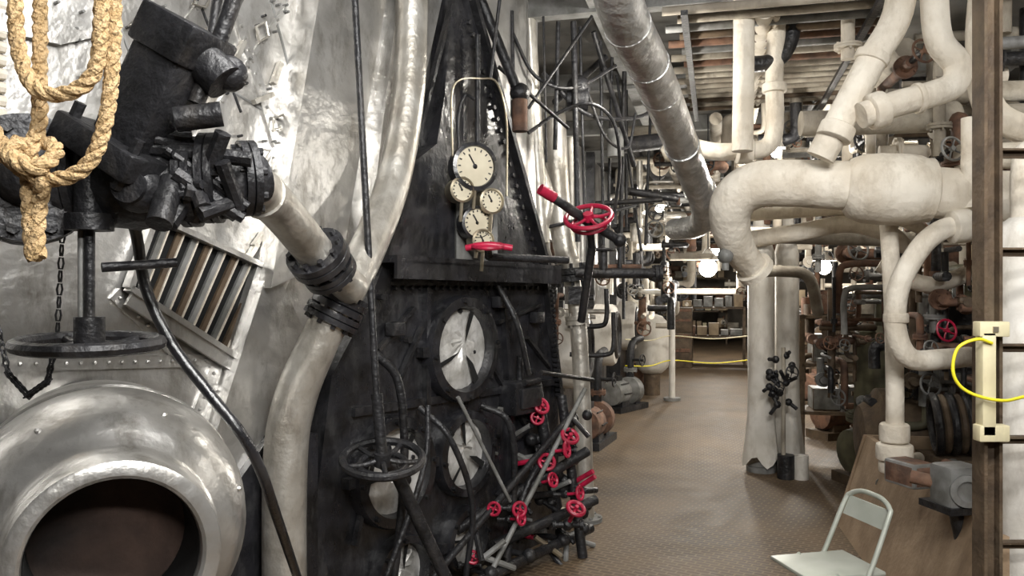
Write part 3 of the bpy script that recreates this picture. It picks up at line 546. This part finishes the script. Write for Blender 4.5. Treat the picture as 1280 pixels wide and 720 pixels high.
cluster('pipe_valve_bank',(3.0,5.4,.95),(.5,.3,.4),50,[BLKM,BRN,RUST,GRN,GREY],(.012,.04))
cluster('pipe_valve_bank',(2.9,4.9,2.5),(.9,.6,.5),44,MW,(.015,.055))
cluster('pipe_valve_bank',(2.4,6.6,2.5),(.7,1.0,.5),44,MW,(.015,.055))
cluster('pipe_valve_bank',(3.5,7,1.4),(.9,.8,.9),44,[BLKM,RUST,LAGD,BRN],(.015,.055))
cluster('pipe_valve_bank',K(.0,9,1.8),(.3,1.2,.6),36,[BLKM,SILP,LAGD,LAG,BLKM],(.015,.05))
cluster('pipe_valve_bank',K(-.1,13,1.8),(.4,2.5,.8),46,MW,(.02,.07))
cluster('pipe_valve_bank',K(2.9,11,1.9),(.9,2.5,.9),54,MW,(.02,.07))
cluster('pipe_valve_bank',K(3.2,17,1.6),(1.4,2.5,1.2),54,MW,(.03,.09))
cluster('pipe_valve_bank',K(.9,11,2.85),(1.2,3,.25),46,MW,(.02,.06))
cluster('pipe_valve_bank',K(.8,20,2.4),(1.6,2.5,.5),40,MW,(.03,.09))
cluster('pipe_valve_bank',K(.9,24,1.2),(1.6,1.,1.),40,[LAGD,RUST,LAG,CARD],(.03,.12))
cluster('pipe_valve_bank',K(-.4,6.9,1.3),(.15,.4,.5),26,[BLKM,BLKM,RUST,SILP],(.012,.03))
b=B('overhead_pipe_run')
for k in range(17):
    t=5.0+k*.165;b.cyl(K(.62+.08*(k%2),t,3.22),K(1.9,t,3.22),.026,random.choice([RUST,LAGD,BRN,LAGD,GREY]),seg=10)
for l in (.75,1.8): b.box(K(l,6.4,3.17),(.04,3.0,.03),BLKM,YAW)
for k in range(16):
    l=random.uniform(-.1,4.2);z=random.uniform(2.85,3.28);t0=random.uniform(5.,9);b.cyl(K(l,t0,z),K(l,t0+random.uniform(6,14),z),random.uniform(.02,.07),random.choice([LAGD,LAG,GREY,BLKM]),seg=12)
for k in range(30):
    t=random.uniform(7.5,22);l=random.uniform(-.4,2.5);z=random.uniform(2.7,3.25);b.cyl(K(l,t,z),K(l+random.uniform(.7,2.4),t,z),random.uniform(.015,.06),random.choice([LAGD,BRN,BLKM,GREY,LAG]),seg=10)
for k in range(30):
    l=random.uniform(1.7,4.5);t=random.uniform(3.5,9);z=random.uniform(2.75,3.3);b.cyl(K(l,t,z),K(l+random.uniform(.7,2),t,z),random.uniform(.015,.045),random.choice([BRN,BLKM,GREY,LAGD]),seg=10)
b.done()
b=B('boiler_casing')
b.prism([K(-.75,6.6,0),K(-.75,16,0),K(-.75,16,3.4),K(-.75,6.6,3.4)],-Rr*1.2,SIL)
b.prism([K(-.74,6.6,3.4),K(-.74,7.4,3.4),K(-.4,7.1,2.0),K(-.4,6.7,2.0)],-Rr*.3,SIL)
for t in(7.4,9.6,12,14.4):
    b.lathe(K(-.45,t,1.05),Rr,[(.36,0),(.36,.2),(.33,.24),(.25,.25),(.24,.2),(.0,.2)],WHT,30);b.torus(K(-.2,t,1.05),Rr,.25,.03,BLK)
    b.cyl(K(-.8,t,1.05),K(-.45,t,1.05),.3,WHT,seg=24)
    b.box(K(-.5,t,.35),(.2,.7,.7),BLK,YAW);b.box(K(-.7,t+1.2,1.7),(.12,.1,3.4),BLK,YAW)
b.done()
b=B('boiler_uptake')
o_=-Rr*.38
b.prism([F(1.95,-.12,3.45)+o_,F(1.95,-.12,0.2)+o_,F(1.95,-.12,0.2)+E*1.5+o_,F(1.95,-.12,3.45)+E*1.5+o_],-Rr*.3,SIL)
b.cyl((.10,5.2,3.4),(.2,5.3,1.9),.05,SILP);b.cyl((.0,5.1,3.4),(.08,5.2,1.9),.03,SILP);b.tube([(.18,5.3,2.4),(.24,5.3,2.2),(.2,5.3,1.95),(.25,5.4,1.75)],.04,SILP)
b.done()
b=B('rope_barrier')
b.cyl((2.28,11.4,0),(2.28,11.4,1.24),.045,WHT);b.cyl((2.28,11.4,0),(2.28,11.4,.04),.12,GREY)
for z in(.55,.9): b.tube([(1.5,10.6,z+.02),(1.9,11.0,z-.02),(2.28,11.4,z+.02),(2.9,11.5,z-.03),(3.55,11.6,z+.02)],.008,CREAM if z>.6 else YEL,8)
b.done()
b=B('white_pressure_tank');b.lathe((2.10,12.0,.3),(0,0,1),[(.02,0),(.15,.03),(.24,.12),(.26,.25),(.26,.65),(.24,.78),(.15,.88),(.02,.92)],WHT,24);b.cyl((2.10,12.0,0),(2.10,12.0,.34),.12,BRN);b.done()
b=B('wooden_crate_stack')
for c,s_ in((K(2.0,16.5,.3),.6),(K(2.05,16.4,.85),.5),(K(2.7,16.6,.4),.8),(K(.1,17,.35),.7),(K(.2,17,.95),.5)): b.box(c,(s_,s_,s_),BRN,YAW,bev=.01);b.box(c-E*s_*.51,(s_*.9,.02,s_*.1),RUST,YAW);b.box(c-E*s_*.51+V((0,0,s_*.4)),(s_*.9,.02,s_*.1),RUST,YAW)
b.done()
def lamp(p,W,R=.06,col=(1,.95,.86),vis=True):
    b=B('bulb_or_fill_lamp');p=V(p);b.sph(p,R,BULB);b.lathe(p+V((0,0,R)),(0,0,1),[(R*1.6,-.01),(R*.6,.06),(R*.3,.1)],WHT,18,caps=False);b.cyl(p+V((0,0,R+.1)),V((p.x,p.y,3.33)),.006,BLKM,seg=6);o=b.done()
    l=bpy.data.lights.new('bulb_or_fill_light','POINT');l.energy=W;l.color=col;l.shadow_soft_size=R*1.3
    lo=bpy.data.objects.new('bulb_or_fill_light',l);sc.collection.objects.link(lo);lo.parent=o;lo.location=p-o.location-V((0,0,R*2.6))
lamp((1.96,8,1.80),45,.09);lamp((3.9,10,1.86),90,.09);lamp(K(.9,19,2.4),150,.12);lamp(K(3.6,15,2.6),100,.07)
lamp(K(.3,9.5,2.5),45,.05);lamp((3.2,5.9,2.95),35,.04);lamp(K(1.5,8,3.0),20,.04);lamp((3.9,3.9,2.95),35,.05);lamp((1.95,5.9,2.6),28,.04);lamp((.75,4.9,2.95),25,.035);lamp(K(1.2,14,2.5),110,.10)  # fill bulbs added to brighten mid-scene and aisle, where no lamps are known
def area(p,W,sx,sy,tgt,name='added_fill_fixture'):
    b=B(name);p=V(p);b.box(p+V((0,0,.07)),(sx+.06,sy+.06,.08),WHT);o=b.done()
    l=bpy.data.lights.new('added_fill_light','AREA');l.shape='RECTANGLE';l.size=sx;l.size_y=sy;l.energy=W;l.color=(1,.985,.955)
    lo=bpy.data.objects.new('added_fill_light',l);sc.collection.objects.link(lo);lo.parent=o;lo.location=p-o.location
    lo.rotation_euler=(V(tgt)-p).to_track_quat('-Z','Y').to_euler()
area((.6,.8,3.2),100,1.3,.3,(-.2,3.2,1.0));area((1.2,-1.5,3.2),135,1.3,.3,(.2,4,1.2));area((-.3,2.2,3.2),28,.3,1.2,(-.4,3.2,1.2));area((1.4,1.6,3.2),28,1.2,.3,(1.9,4.2,.8))  # unseen overhead fixtures added as fill for the near scene
w=bpy.data.worlds.new('world');sc.world=w;w.use_nodes=True;w.node_tree.nodes['Background'].inputs[0].default_value=(.9,.93,1,1);w.node_tree.nodes['Background'].inputs[1].default_value=.2
cam=bpy.data.cameras.new('camera');co=bpy.data.objects.new('camera',cam);sc.collection.objects.link(co);co.location=(0,0,1.6);co.rotation_euler=(math.pi/2,0,0);cam.sensor_width=36;cam.lens=28.125;cam.clip_start=.05;sc.camera=co
sc.view_settings.view_transform='Standard';sc.view_settings.exposure=.35
